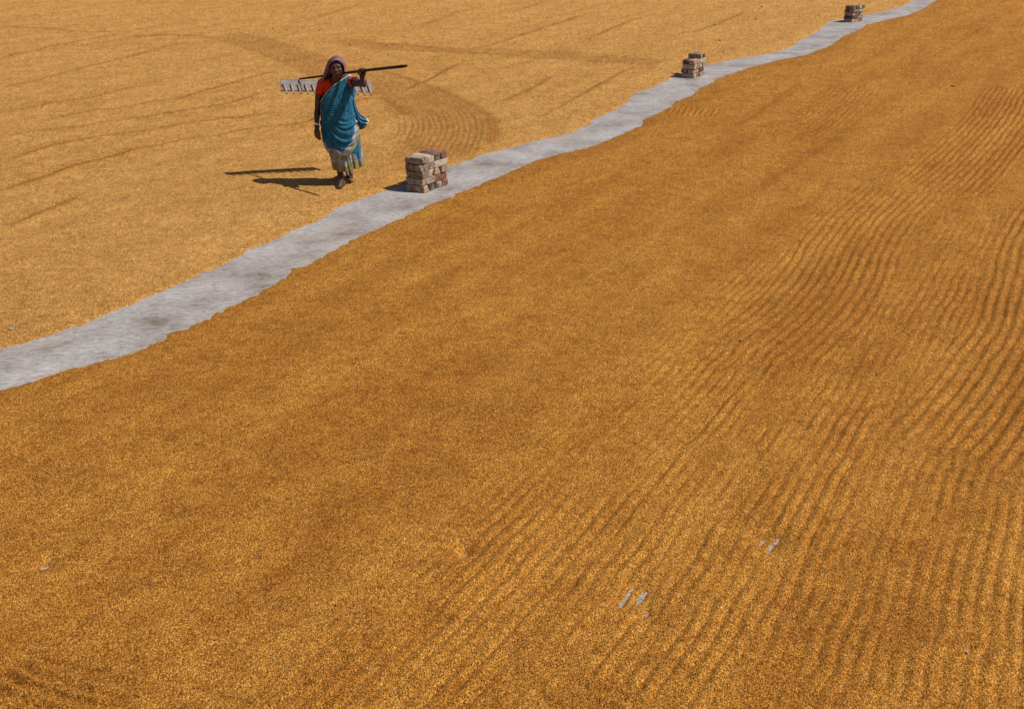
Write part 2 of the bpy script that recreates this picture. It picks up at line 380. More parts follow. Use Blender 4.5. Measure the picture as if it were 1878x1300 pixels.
# loose husks scattered over the border of the strip
def loose():
    n = 15000
    M = Mat("loose husk", 0.6, 0.3)
    g = M.n("ShaderNodeNewGeometry").outputs["Position"]
    vo = M.noise(g, 170, 0)
    M.l(M.ramp(vo.outputs[0], [(0.35, (0.33, 0.15, 0.03)), (0.6, (0.72, 0.42, 0.13))]).outputs[0], M.b.inputs["Base Color"])
    s = 5 + 18 * RNG.random(n) ** 1.5; side = RNG.random(n) < 0.5
    dd = 0.03 - RNG.exponential(0.05, n)
    far = RNG.random(n) < 0.22; dd[far] = -RNG.random(far.sum()) ** 2 * 0.7
    t = np.where(side, np.interp(s, SU, TU) + dd, np.interp(s, SL, TL) - dd)
    P = s[:, None] * SD + t[:, None] * TD
    # husks left lying in the scraped patches
    k0 = 0
    for (u0, v0, u1, v1) in [(1134,1117,1161,1077),(1166,1110,1186,1084),(1178,1138,1190,1121),(1391,1003,1402,988),(1407,1017,1417,998),(1419,999,1428,986)]:
        A_, B_ = ground(u0, v0)[:2], ground(u1, v1)[:2]; m = 45
        P[k0:k0 + m] = A_ + (B_ - A_) * RNG.uniform(-0.1, 1.1, (m, 1)) + RNG.normal(0, 0.007, (m, 2)); k0 += m
    a = RNG.random(n) * 6.283; ln = 0.0045; w = 0.0017; hh = 0.002
    ca, sa = np.cos(a), np.sin(a)
    loc = np.array([(-ln, 0, 0.3 * hh), (0, -w, 0), (0, w, 0), (ln, 0, 0.3 * hh), (0, 0, hh)])
    V = np.zeros((n, 5, 3))
    V[:, :, 0] = P[:, 0:1] + loc[:, 0] * ca[:, None] - loc[:, 1] * sa[:, None]
    V[:, :, 1] = P[:, 1:2] + loc[:, 0] * sa[:, None] + loc[:, 1] * ca[:, None]
    V[:, :, 2] = loc[:, 2] + 0.0006
    fs = np.array([(0, 1, 4), (1, 3, 4), (3, 2, 4), (2, 0, 4)])
    Fa = (np.arange(n)[:, None, None] * 5 + fs[None]).reshape(-1, 3)
    me = bpy.data.meshes.new("loose_husks"); me.from_pydata(V.reshape(-1, 3).tolist(), [], Fa.tolist())
    tag(link("loose_husks", me, [M.m], smooth=False), "stray rice grains strewn along the ragged edges of the cement strip", "rice", kind="stuff")
loose()

# ------------------------------------------------------------------ brick piles
def brick_material(name, cols, dust):
    M = Mat(name, 0.9, 0.15)
    oi = M.n("ShaderNodeObjectInfo"); tc = M.n("ShaderNodeTexCoord")
    ad = M.n("ShaderNodeVectorMath", operation='ADD'); M.l(tc.outputs["Object"], ad.inputs[0])
    sc = M.n("ShaderNodeMath", operation='MULTIPLY', i_1=37.0); M.l(oi.outputs["Random"], sc.inputs[0])
    M.l(sc.outputs[0], ad.inputs[1]); v = ad.outputs[0]
    a = M.noise(v, 16, 4, 0.6)
    base = M.ramp(a.outputs[0], [(0.36, cols[0]), (0.52, cols[1]), (0.68, cols[2])]).outputs[0]
    d = M.noise(v, 24, 6, 0.72)
    dm = M.ramp(d.outputs[0], [(dust, (0, 0, 0)), (dust + 0.10, (0.85, 0.85, 0.85))])
    base = M.mix(dm.outputs[0], base, (0.47, 0.38, 0.29))
    k = M.noise(v, 42, 3, 0.6)
    km = M.ramp(k.outputs[0], [(0.33, (0.25, 0.22, 0.2)), (0.42, (1, 1, 1))])
    base = M.mix(0.8, base, km.outputs[0], 'MULTIPLY')
    M.l(base, M.b.inputs["Base Color"])
    M.l(M.bump(d.outputs[0], 0.7, 0.006), M.b.inputs["Normal"])
    return M.m
BM = {
 'pale': brick_material("limewashed brick", [(0.34, 0.22, 0.15), (0.50, 0.39, 0.29), (0.60, 0.50, 0.40)], 0.42),
 'pink': brick_material("pink brick", [(0.26, 0.13, 0.085), (0.42, 0.25, 0.17), (0.50, 0.36, 0.27)], 0.50),
 'brown': brick_material("brown brick", [(0.13, 0.08, 0.055), (0.26, 0.165, 0.11), (0.34, 0.24, 0.16)], 0.56),
 'dark': brick_material("sooty brick", [(0.055, 0.045, 0.04), (0.13, 0.095, 0.07), (0.26, 0.20, 0.15)], 0.60),
 'red': brick_material("red brick", [(0.13, 0.055, 0.038), (0.25, 0.105, 0.070), (0.33, 0.19, 0.14)], 0.56),
 'mottled': brick_material("mortar spotted brick", [(0.12, 0.085, 0.06), (0.30, 0.21, 0.15), (0.40, 0.31, 0.24)], 0.50),
}
def brick_mesh(seed, mat):
    rnd = random.Random(seed); bm = bmesh.new()
    bmesh.ops.create_cube(bm, size=1.0)
    bmesh.ops.scale(bm, vec=(0.238, 0.113, 0.072), verts=bm.verts)
    bmesh.ops.bevel(bm, geom=list(bm.edges), offset=0.006, segments=1, affect='EDGES')
    bmesh.ops.subdivide_edges(bm, edges=[e for e in bm.edges if e.calc_length() > 0.08], cuts=2, use_grid_fill=True)
    chip = Vector((rnd.choice((-1, 1)) * 0.119, rnd.choice((-1, 1)) * 0.056, rnd.choice((-1, 1)) * 0.036))
    for v in bm.verts:
        v.co += Vector([(rnd.random() - 0.5) * k for k in (0.006, 0.0055, 0.0035)])
        d = (v.co - chip).length
        if d < 0.035: v.co -= chip.normalized() * (0.035 - d) * 0.7
    me = bpy.data.meshes.new("brick"); bm.to_mesh(me); bm.free(); me.materials.append(mat)
    return me
BRICKS = {k: [brick_mesh(i * 13 + hash_i, BM[k]) for i in range(3)] for hash_i, k in enumerate(BM)}
def brick_pile(corner, az, layout, label, seed, tops=()):
    """corner: nearest bottom corner; layout: per course, (lie of front half, four kinds) ; H = ends show on the right face"""
    rnd = random.Random(seed)
    root = bpy.data.objects.new("brick_pile", None); C.objects.link(root); root.location = (corner[0], corner[1], 0)
    tag(root, label, "bricks", "brick piles standing along the cement strip")
    dr = Vector((math.sin(az), math.cos(az), 0)); dl = Vector((-math.cos(az), math.sin(az), 0))
    for ci, (lie, sx, kinds) in enumerate(layout):
        z = 0.037 + ci * 0.0775
        for half in (0, 1):
            L = lie[half]
            if L == '-': continue
            for j in (0, 1):
                if kinds[half * 2 + j] is None: continue
                if L == 'H': c = dl * 0.12 + dr * (0.06 + 0.118 * j + half * 0.242); ang = math.atan2(dl.y, dl.x)
                else: c = dl * (0.058 + 0.126 * j) + dr * (0.12 + half * 0.245); ang = math.atan2(dr.y, dr.x)
                c = c + dl * (sx + (rnd.random() - 0.5) * 0.014) + dr * (rnd.random() - 0.5) * 0.012
                kd = kinds[half * 2 + j]
                o = bpy.data.objects.new("brick", rnd.choice(BRICKS[kd])); C.objects.link(o)
                o.parent = root; o.location = (c.x, c.y, z + (rnd.random() - 0.5) * 0.002)
                o.rotation_euler = ((rnd.random() - 0.5) * 0.02, (rnd.random() - 0.5) * 0.015, ang + (rnd.random() - 0.5) * 0.07 + (math.pi if rnd.random() < 0.5 else 0))
                nm = {'pale': 'whitish brick', 'pink': 'dusty pink brick', 'brown': 'brown brick', 'dark': 'dark sooty brick', 'red': 'red brick', 'mottled': 'brick blotched with old mortar'}
                o['label'] = nm[kd]
    return root
AZ = math.radians(31)
c1 = ground(777, 355.2); c2 = ground(1273, 144.6); c3 = ground(1562.5, 42.0)
brick_pile(c1, AZ, [
 ('HH', 0.0, ['pink', 'dark', 'mottled', 'red']), ('SS', 0.008, ['mottled', 'mottled', 'red', 'brown']),
 ('HH', 0.004, ['brown', 'pale', 'pink', 'mottled']), ('SS', 0.010, ['mottled', 'brown', 'pale', 'pink']),
 ('HH', 0.008, ['mottled', 'pale', 'dark', 'red'])], "five course pile of old bricks nearest the woman, casting a shadow on the strip", 3)
brick_pile(c2, AZ, [
 ('HH', 0.0, ['pale', 'red', 'mottled', 'mottled']), ('SS', 0.010, ['pink', 'brown', 'dark', 'dark']),
 ('HH', 0.0, ['pale', 'mottled', 'pale', 'pink']), ('SS', 0.0, ['pink', 'dark', 'pale', 'pale']),
 ('-H', 0.0, [None, None, 'mottled', 'dark'])], "middle pile of bricks with two bricks raised on its back half", 5)
brick_pile(c3, math.radians(47), [
 ('HH', 0.0, ['pale', 'pink', 'pink', 'brown']), ('SS', 0.0, ['dark', 'dark', 'mottled', 'dark']),
 ('HH', 0.014, ['pink', 'mottled', 'brown', 'pale']), ('SS', -0.004, ['mottled', 'dark', 'pale', 'red']),
 ('HH', -0.018, ['brown', 'dark', 'pale', 'dark'])], "farthest brick pile, near the top of the cement strip", 9)

# ------------------------------------------------------------------ the woman
def skin_mat():
    M = Mat("brown skin", 0.5, 0.4)
    g = M.n("ShaderNodeNewGeometry").outputs["Position"]
    a = M.noise(g, 22, 3)
    M.l(M.ramp(a.outputs[0], [(0.35, (0.056, 0.023, 0.014)), (0.65, (0.105, 0.046, 0.030))]).outputs[0], M.b.inputs["Base Color"])
    return M.m
M_SKIN = skin_mat()
def cloth(name, cols, scale=26, wr=0.5, rough=0.85, streak=None):
    M = Mat(name, rough, 0.15)
    tc = M.n("ShaderNodeNewGeometry").outputs["Position"]
    a = M.noise(M.mapping(tc, (1, 1, 0.55)), scale, 4, 0.6)
    n = len(cols); base = M.ramp(a.outputs[0], [(0.30 + 0.4 * i / (n - 1), c) for i, c in enumerate(cols)]).outputs[0]
    if streak:  # pale upright streaks: cloth highlights painted into the base colour
        b = M.noise(M.mapping(tc, (1, 1, 0.18)), 70, 3, 0.7)
        bm = M.ramp(b.outputs[0], [(0.56, (0, 0, 0)), (0.70, (0.55, 0.55, 0.55))])
        base = M.mix(bm.outputs[0], base, streak)
    M.l(base, M.b.inputs["Base Color"])
    w = M.noise(M.mapping(tc, (1, 1, 0.6)), 48, 4, 0.6)
    M.l(M.bump(w.outputs[0], wr, 0.012), M.b.inputs["Normal"])
    M.b.inputs["Sheen Weight"].default_value = 0.15
    return M.m
M_TEAL = cloth("teal cotton", [(0.006, 0.070, 0.130), (0.011, 0.120, 0.215), (0.024, 0.185, 0.290)], 22, 0.9, streak=(0.14, 0.36, 0.42))
M_LAV = cloth("printed border", [(0.09, 0.075, 0.11), (0.30, 0.31, 0.35), (0.46, 0.49, 0.52)], 24, 0.4)
M_OLIVE = cloth("olive border", [(0.12, 0.13, 0.035), (0.26, 0.25, 0.085), (0.42, 0.38, 0.17)], 26, 0.4)
M_EDGE = cloth("pale selvedge", [(0.42, 0.50, 0.42), (0.6, 0.62, 0.52)], 30, 0.2)
M_ORANGE = cloth("orange red blouse cloth", [(0.50, 0.026, 0.007), (0.66, 0.042, 0.009)], 20, 0.5)
def scarf_mat():
    M = Mat("checked mauve cloth", 0.85, 0.15)
    uv = M.n("ShaderNodeUVMap").outputs[0]
    wv = M.n("ShaderNodeTexWave", wave_type='BANDS', bands_direction='X'); wv.inputs["Scale"].default_value = 3.2
    wv.inputs["Distortion"].default_value = 1.6; wv.inputs["Detail"].default_value = 2; M.l(uv, wv.inputs[0])
    base = M.ramp(wv.outputs[0], [(0.25, (0.09, 0.022, 0.050)), (0.55, (0.22, 0.085, 0.130)), (0.9, (0.42, 0.25, 0.31))]).outputs[0]
    M.l(base, M.b.inputs["Base Color"]); M.l(M.bump(wv.outputs[0], 0.5, 0.006), M.b.inputs["Normal"])
    return M.m
M_SCARF = scarf_mat()
def plain(name, c, rough=0.5, spec=0.4):
    M = Mat(name, rough, spec); g = M.n("ShaderNodeNewGeometry").outputs["Position"]
    a = M.noise(g, 60, 3)
    M.l(M.ramp(a.outputs[0], [(0.3, tuple(x * 0.75 for x in c)), (0.7, c)]).outputs[0], M.b.inputs["Base Color"])
    return M.m
M_HAIR = plain("greying black hair", (0.035, 0.028, 0.026), 0.5)
M_WHITE = plain("white bangle", (0.78, 0.77, 0.74), 0.3)
M_REDB = plain("red glass bangle", (0.30, 0.03, 0.03), 0.3)
M_EYE = plain("eye", (0.16, 0.12, 0.10), 0.3)
M_IRIS = plain("iris", (0.02, 0.012, 0.01), 0.2)

def capsule(bm, p, q, r0, r1, seg=14):
    p = Vector(p); q = Vector(q); d = q - p
    for c, r in ((p, r0), (q, r1)):
        bmesh.ops.create_icosphere(bm, subdivisions=2, radius=r, matrix=Matrix.Translation(c))
    if d.length > 1e-5:
        m = Matrix.Translation((p + q) / 2) @ d.to_track_quat('Z', 'Y').to_matrix().to_4x4()
        bmesh.ops.create_cone(bm, cap_ends=True, segments=seg, radius1=r0, radius2=r1, depth=d.length, matrix=m)
def chain(bm, pts, rs):
    for i in range(len(pts) - 1): capsule(bm, pts[i], pts[i + 1], rs[i], rs[i + 1])
def ellip(bm, c, r, rot=(0, 0, 0)):
    m = Matrix.Translation(c) @ Matrix.Rotation(rot[2], 4, 'Z') @ Matrix.Rotation(rot[0], 4, 'X') @ Matrix.Rotation(rot[1], 4, 'Y') @ Matrix.Diagonal((*r, 1))
    bmesh.ops.create_icosphere(bm, subdivisions=3, radius=1, matrix=m)
def remeshed(name, bm, mat, voxel, smooth_it, parent):
    me = bpy.data.meshes.new(name); bm.to_mesh(me); bm.free()
    o = link(name, me, [mat], parent, smooth=False)
    r = o.modifiers.new("r", 'REMESH'); r.mode = 'VOXEL'; r.voxel_size = voxel; r.use_smooth_shade = True
    s = o.modifiers.new("s", 'SMOOTH'); s.factor = 0.5; s.iterations = smooth_it
    bake(o)
    if not o.data.materials: o.data.materials.append(mat)
    return o

foot = ground(624, 345, 0.028)
gz = height_at(foot[0], foot[1]); foot = ground(624, 345, gz)
LIFT = Vector((0, 0, gz))
person = bpy.data.objects.new("person", None); C.objects.link(person); person.location = (foot[0], foot[1], gz)
tag(person, "barefoot woman in a teal sari and orange blouse walking with a rake over her shoulder", "person")

# handle of the rake: the grip and the neck are placed round it
HA = at(746, 121.5, 12.08); HB = at(552, 144.2, 13.20)
HAX = (HA - HB).normalized()
def on_handle(u):
    k = (u - 746) / (552 - 746.0); return HA.lerp(HB, k)

bm = bmesh.new()
# torso and neck
ellip(bm, at(619, 168, 12.825), (0.135, 0.088, 0.17))
ellip(bm, at(622, 205, 12.830), (0.13, 0.095, 0.16))
ellip(bm, at(624, 228, 12.850), (0.145, 0.11, 0.12))
chain(bm, [at(596, 152, 12.830), at(612, 147, 12.830), at(628, 144, 12.830), at(641, 147, 12.820)], [0.042, 0.05, 0.05, 0.042])
chain(bm, [at(617, 150, 12.820), at(617.5, 136, 12.750)], [0.058, 0.048])
# head
HC = at(617.8, 123.5, 12.735)
def hd(x, y, z): return HC + Vector((x, y, z))
ellip(bm, hd(0.001, 0.012, 0.022), (0.072, 0.088, 0.088))
ellip(bm, hd(0.000, -0.018, -0.028), (0.062, 0.062, 0.075))
ellip(bm, hd(0.000, -0.036, -0.084), (0.030, 0.028, 0.022))
for sx in (-1, 1):
    ellip(bm, hd(sx * 0.034, -0.050, -0.022), (0.024, 0.022, 0.020))
    capsule(bm, hd(sx * 0.014, -0.076, 0.024), hd(sx * 0.046, -0.062, 0.022), 0.010, 0.008)
    ellip(bm, hd(sx * 0.074, 0.008, -0.010), (0.008, 0.018, 0.030))
    ellip(bm, hd(sx * 0.012, -0.086, -0.030), (0.011, 0.011, 0.009))
chain(bm, [hd(0, -0.076, 0.016), hd(0, -0.088, -0.010), hd(0, -0.098, -0.026)], [0.0095, 0.011, 0.013])
capsule(bm, hd(-0.018, -0.078, -0.053), hd(0.018, -0.078, -0.053), 0.0075, 0.0075)
capsule(bm, hd(-0.015, -0.076, -0.066), hd(0.015, -0.076, -0.066), 0.008, 0.008)
capsule(bm, hd(0, -0.074, -0.053), hd(0, -0.074, -0.066), 0.008, 0.008)
# her right arm hangs down (left in the photo)
RA = [at(590, 152, 12.830), at(584.5, 178, 12.850), at(582.5, 199, 12.850), at(581.5, 210, 12.820), at(581.0, 231, 12.740)]
chain(bm, RA, [0.046, 0.041, 0.033, 0.035, 0.022])
w0 = RA[-1]; palm = at(581.2, 243, 12.715)
capsule(bm, w0, palm, 0.023, 0.025); capsule(bm, w0 + Vector((-0.008, 0, -0.03)), palm + Vector((-0.016, 0.01, 0)), 0.018, 0.020)
capsule(bm, w0 + Vector((0.010, -0.01, -0.03)), palm + Vector((0.014, -0.012, 0)), 0.018, 0.018)
for k, (dx, dy, ln) in enumerate([(-0.022, 0.018, 0.062), (-0.008, 0.008, 0.074), (0.008, -0.004, 0.080), (0.022, -0.016, 0.070)]):
    a = palm + Vector((dx, dy, -0.008)); b = a + Vector((0.000 + 0.003 * k, -0.006, -ln * 0.52)); c = b + Vector((0.014, 0.010, -ln * 0.42))
    chain(bm, [a, b, c], [0.0105, 0.0095, 0.0078])
tb = palm + Vector((0.022, -0.022, 0.022)); chain(bm, [tb, tb + Vector((0.016, -0.016, -0.028)), tb + Vector((0.016, -0.018, -0.056))], [0.012, 0.0105, 0.009])
# her left arm is raised to the handle (right in the photo)
GR = on_handle(668.5)
e1 = (Vector((0.08, -1, 0.25)) - HAX * Vector((0.08, -1, 0.25)).dot(HAX)).normalized(); e2 = HAX.cross(e1) ;
if e2.z < 0: e2 = -e2
wl = GR - e2 * 0.074 + e1 * 0.004; el = at(667.5, 154.5, 12.50)
LA = [at(643, 148, 12.815), at(655, 152, 12.660), el, (el + wl) / 2 + Vector((0.004, 0, 0.0)), wl]
chain(bm, LA, [0.045, 0.042, 0.036, 0.035, 0.024])
for k in (-0.026, -0.009, 0.009, 0.026):
    capsule(bm, wl + HAX * k * 0.5, GR - e2 * 0.033 + HAX * k - e1 * 0.006, 0.018, 0.0165)
def circ(phi, r): return e1 * (math.cos(phi) * r) + e2 * (math.sin(phi) * r)
for i, (k, end) in enumerate([(-0.031, -0.35), (-0.0105, -0.5), (0.0105, -0.5), (0.031, -0.3)]):
    pts = [GR + HAX * k + circ(ph, 0.0245) for ph in (-2.3, -3.1, -3.9, -4.7, -5.5, -2 * math.pi + end + 0.4)]
    chain(bm, pts, [0.012, 0.011, 0.0105, 0.010, 0.0095, 0.0085])
chain(bm, [GR - HAX * 0.030 + circ(-1.5, 0.034), GR - HAX * 0.040 + circ(-0.6, 0.028), GR - HAX * 0.022 + circ(0.1, 0.026)], [0.013, 0.0115, 0.009])
# legs: her right leg bears the weight, the left one trails with the heel lifted
toeR = Vector(ground(619, 346.8, gz)); heelR = Vector(ground(630.5, 340.2, gz))
hipR = at(612, 232, 12.850); kneeR = at(621, 287, 12.85); ankR = at(625.5, 329.5, 12.755)
chain(bm, [hipR, kneeR, at(622.5, 306, 12.83), ankR], [0.085, 0.054, 0.041, 0.028])
fz = Vector((0, 0, 0.0))
hR = heelR + fz + Vector((0, 0.0, 0.028)); bR = toeR + fz
fd = (toeR - heelR).normalized(); fs = Vector((-fd.y, fd.x, 0))      # to the side of the big toe
chain(bm, [ankR, hR], [0.030, 0.028])
chain(bm, [ankR + Vector((0, 0, -0.01)), hR.lerp(bR, 0.45) + Vector((0, 0, 0.036)), bR - fd * 0.045 + Vector((0, 0, 0.018))], [0.029, 0.028, 0.018])
for sd in (-1, 1): capsule(bm, hR + fs * 0.006 * sd - Vector((0, 0, 0.006)), bR - fd * 0.050 + fs * 0.024 * sd + Vector((0, 0, 0.014)), 0.022, 0.016)
for k, (o_, ln, r) in enumerate([(0.034, 0.0, 0.0125), (0.015, 0.001, 0.0095), (0.0, -0.005, 0.009), (-0.015, -0.012, 0.0085), (-0.029, -0.021, 0.008)]):
    a = bR - fd * (0.052) + fs * o_ * 0.85 + Vector((0, 0, 0.014)); b = bR + fd * (0.0 + ln) + fs * o_ + Vector((0, 0, 0.010))
    chain(bm, [a, b], [r, r])
hipL = at(634, 232, 12.870); kneeL = at(643, 283, 12.810)
toeL = Vector(ground(641.5, 328.8, gz)) + fz; ankL = toeL + Vector((-0.030, 0.125, 0.150)); heelL = toeL + Vector((-0.034, 0.175, 0.120))
chain(bm, [hipL, kneeL, (kneeL + ankL) / 2 + Vector((0.0, 0.03, 0.0)), ankL], [0.085, 0.054, 0.044, 0.030])
chain(bm, [ankL, heelL], [0.030, 0.026])
ballL = toeL + Vector((-0.004, 0.036, 0.042))
for sd in (-1, 1): chain(bm, [ankL + Vector((0.010 * sd, 0, -0.01)), ballL + Vector((0.024 * sd, 0, 0))], [0.027, 0.019])
for k, (o_, ln, r) in enumerate([(-0.030, 0, 0.0125), (-0.012, 0.002, 0.0095), (0.003, 0, 0.009), (0.017, -0.004, 0.0085), (0.030, -0.008, 0.008)]):
    a = ballL + Vector((o_, -0.004, -0.006)); chain(bm, [a, toeL + Vector((o_ * 1.05, 0.006 - ln, 0.012))], [r + 0.002, r])
body = remeshed("body", bm, M_SKIN, 0.0048, 2, person)

# eyes set in the sockets, hair, bangles
for sx in (-1, 1):
    bm = bmesh.new(); bmesh.ops.create_uvsphere(bm, u_segments=12, v_segments=8, radius=0.0125, matrix=Matrix.Translation(hd(sx * 0.030, -0.060, 0.004)))
    me = bpy.data.meshes.new("eye"); bm.to_mesh(me); bm.free(); e = link("eye", me, [M_EYE], person)
    bm = bmesh.new(); bmesh.ops.create_uvsphere(bm, u_segments=10, v_segments=6, radius=0.0062, matrix=Matrix.Translation(hd(sx * 0.030, -0.0675, 0.002)))
    me = bpy.data.meshes.new("iris"); bm.to_mesh(me); bm.free(); link("iris", me, [M_IRIS], person)
bm = bmesh.new(); ellip(bm, hd(0.001, 0.020, 0.034), (0.077, 0.094, 0.084), (-0.25, 0, 0)); ellip(bm, hd(0, 0.05, -0.03), (0.07, 0.06, 0.06))
remeshed("hair", bm, M_HAIR, 0.006, 1, person)
def ring(name, c, ax, R, r, mat):
    ax = ax.normalized(); a = ax.orthogonal().normalized(); b = ax.cross(a); vs_, fs_ = [], []
    N, K = 24, 8
    for i in range(N):
        t = 2 * math.pi * i / N; d = a * math.cos(t) + b * math.sin(t)
        for j in range(K):
            p = 2 * math.pi * j / K; vs_.append(c + d * (R + r * math.cos(p)) + ax * r * math.sin(p))
    for i in range(N):
        for j in range(K):
            fs_.append((i * K + j, ((i + 1) % N) * K + j, ((i + 1) % N) * K + (j + 1) % K, i * K + (j + 1) % K))
    me = bpy.data.meshes.new(name); me.from_pydata(vs_, [], fs_); return link(name, me, [mat], person)
ax = RA[-1] - RA[-2]
ring("bangle", at(581.0, 230.0, 12.740), ax + Vector((-0.02, 0, 0)), 0.031, 0.0050, M_WHITE)['label'] = "white bangle on the hanging wrist"
ring("bangle", at(581.3, 233.2, 12.735), ax, 0.028, 0.0030, M_REDB)['label'] = "thin red bangle on the hanging wrist"
ring("bangle", wl.lerp(el, 0.10), wl - el, 0.029, 0.0032, M_REDB)['label'] = "thin red bangle on the raised wrist"

# ---- garment lofts
def grid_mesh(name, P, mats, idx=None, closed=False, thick=0.0025, parent=None, uvs=None):
    """P: rows x cols x 3; idx(i,j) -> material slot of a cell"""
    R, K = P.shape[:2]; fs_ = []; mi = []
    kc = K if closed else K - 1
    for i in range(R - 1):
        for j in range(kc):
            j2 = (j + 1) % K
            fs_.append((i * K + j, i * K + j2, (i + 1) * K + j2, (i + 1) * K + j)); mi.append(idx(i, j) if idx else 0)
    me = bpy.data.meshes.new(name); me.from_pydata(P.reshape(-1, 3).tolist(), [], fs_)
    uv = me.uv_layers.new(name="UVMap")
    for f, poly in enumerate(me.polygons):
        i, j = divmod(f, kc)
        for li, (a, b) in zip(poly.loop_indices, ((i, j), (i, j + 1), (i + 1, j + 1), (i + 1, j))): uv.data[li].uv = (a / (R - 1), b / kc)
    o = link(name, me, mats, parent); me.polygons.foreach_set("material_index", mi)
    if thick:
        s = o.modifiers.new("s", 'SOLIDIFY'); s.thickness = thick; s.offset = 0; bake(o)
    return o
#        v    left  right  y      depth
TAB = [(134, 630, 642, 12.825, 0.020), (137, 624, 646, 12.825, 0.040), (142, 606, 649, 12.825, 0.066), (150, 596, 650, 12.825, 0.088),
       (165, 590.5, 649.5, 12.820, 0.104), (180, 589.5, 649, 12.820, 0.118), (198, 589, 650.5, 12.820, 0.130), (215, 589.5, 654, 12.820, 0.142),
       (236, 591, 659, 12.830, 0.156), (254, 593.5, 662, 12.840, 0.162), (270, 597.5, 662.5, 12.850, 0.165), (285, 604, 665, 12.860, 0.165),
       (298, 607, 669, 12.885, 0.175), (312, 610, 670, 12.895, 0.175)]
TA = np.array(TAB, float)
def surf(th, v, grow=0.0):
    l, r, y, b = [np.interp(v, TA[:, 0], TA[:, k]) for k in (1, 2, 3, 4)]
    c = at((l + r) / 2, v, y); a = abs((at(r, v, y) - at(l, v, y)).x) / 2 + grow; b = b + grow
    ct, st = math.cos(th), math.sin(th); p = 2.25
    k = (abs(ct) ** p + abs(st) ** p) ** (-1 / p)
    return Vector((c.x + a * ct * k, c.y + b * st * k, c.z)), Vector((ct, st, 0))
def interp_th(tab, deg): return float(np.interp(deg % 360, [x[0] for x in tab], [x[1] for x in tab]))
N_TH = 220
# skirt part of the sari
def skirt():
    vb = [(0, 303), (40, 300), (90, 298), (140, 303), (180, 307), (215, 308), (245, 309), (265, 309), (285, 307), (310, 304), (335, 303), (360, 303)]
    rows = 56; P = np.zeros((rows, N_TH, 3)); band = np.zeros((rows, N_TH), int)
    for j in range(N_TH):
        dg_ = 360 * j / N_TH; th = math.radians(dg_); bot = interp_th(vb, dg_)
        for i in range(rows):
            k = i / (rows - 1); v = 236 + (bot - 236) * k
            p, n = surf(th, v, -0.012)
            f = sstep(250, 300, v)
            d = 0.010 * f * math.sin(9 * th + 0.8 * math.sin(3 * th)) + 0.007 * f * math.sin(17 * th + 1.3 + 3 * k) + 0.004 * f * math.sin(31 * th)
            # cloth drawn tight over the forward knee and shin
            d += 0.022 * f * math.exp(-((dg_ - 262) / 14) ** 2) - 0.02 * f * math.exp(-((dg_ - 292) / 12) ** 2)
            p += n * d; P[i, j] = p
            ed = bot - v; w = 11 + 3 * math.sin(5 * th + 1) + 1.5 * math.sin(13 * th)
            band[i, j] = 2 if ed < w else (1 if ed < w + 11 + 4 * math.sin(4 * th) + 10 * math.exp(-((dg_ - 240) / 35) ** 2) else 0)
    o = grid_mesh("sari_skirt", P, [M_TEAL, M_LAV, M_OLIVE], lambda i, j: band[i + 1, j], True, 0.003, person)
    o['label'] = "lower wrap of the sari with grey and olive hem"
skirt()
def drape():
    vt = [(0, 160), (30, 148), (60, 138), (90, 140), (120, 158), (150, 176), (180, 186), (200, 184), (215, 178), (228, 171), (240, 163), (252, 155), (264, 149), (276, 143.5), (288, 138.5), (300, 136), (316, 136.5), (336, 144), (350, 154), (360, 160)]
    vb = [(0, 229), (45, 236), (90, 243), (135, 252), (180, 260), (200, 268), (220, 275), (240, 280), (260, 283), (275, 283), (290, 279), (305, 271), (320, 260), (335, 247), (348, 236), (360, 229)]
    rows = 110; P = np.zeros((rows, N_TH, 3)); band = np.zeros((rows, N_TH), int)
    sh = at(637, 138, 12.750)
    for j in range(N_TH):
        dg_ = 360 * j / N_TH; th = math.radians(dg_); top = interp_th(vt, dg_); bot = interp_th(vb, dg_)
        for i in range(rows):
            k = i / (rows - 1); v = top + (bot - top) * k
            p, n = surf(th, v, 0.006)
            # pleats fanning out from the shoulder
            ang = math.atan2(p.x - sh.x, sh.z - p.z + 0.02)
            f1 = float(sstep(212, 165, v)) * float(sstep(0.0, 0.05, k))
            d = f1 * (0.0045 * math.sin(34 * ang) + 0.003 * math.sin(61 * ang + 1))
            # swags hanging from hip to hip
            x = (p.x - at(625, 200, 12.820).x) / 0.2
            q = p.z + 0.17 * (x - 0.12) ** 2 * -1 + 0.06 * x
            f2 = float(sstep(196, 225, v)) * float(sstep(0.0, 0.08, 1 - k)) 
            d += f2 * (0.0085 * math.sin(q * 128) * (0.5 + 0.5 * math.sin(q * 37 + 1.5 * x)) + 0.006 * math.sin(q * 71 + x * 2))
            # crumples across the waist
            f3 = float(sstep(178, 196, v)) * float(sstep(226, 205, v))
            d += f3 * 0.0035 * math.sin(p.z * 260 + 7 * x + 2 * math.sin(9 * x))
            # loose hem stands off the skirt
            d += 0.012 * float(sstep(0.82, 1.0, k)) * (0.6 + 0.4 * math.sin(5 * th))
            p += n * d; P[i, j] = p
            ed = bot - v; side = math.exp(-((dg_ - 328) / 26) ** 2)
            wo_ = 2.5 + 9 * side; wl_ = 9 + 8 * side + 1.5 * math.sin(9 * th)
            band[i, j] = 3 if (k < 0.02) else (2 if ed < wo_ else (1 if ed < wo_ + wl_ else 0))
    o = grid_mesh("sari_drape", P, [M_TEAL, M_LAV, M_OLIVE, M_EDGE], lambda i, j: band[min(i + 1, rows - 1), j] if i > 0 else band[0, j], True, 0.003, person)
    o['label'] = "teal upper wrap of the sari falling from her left shoulder"
drape()
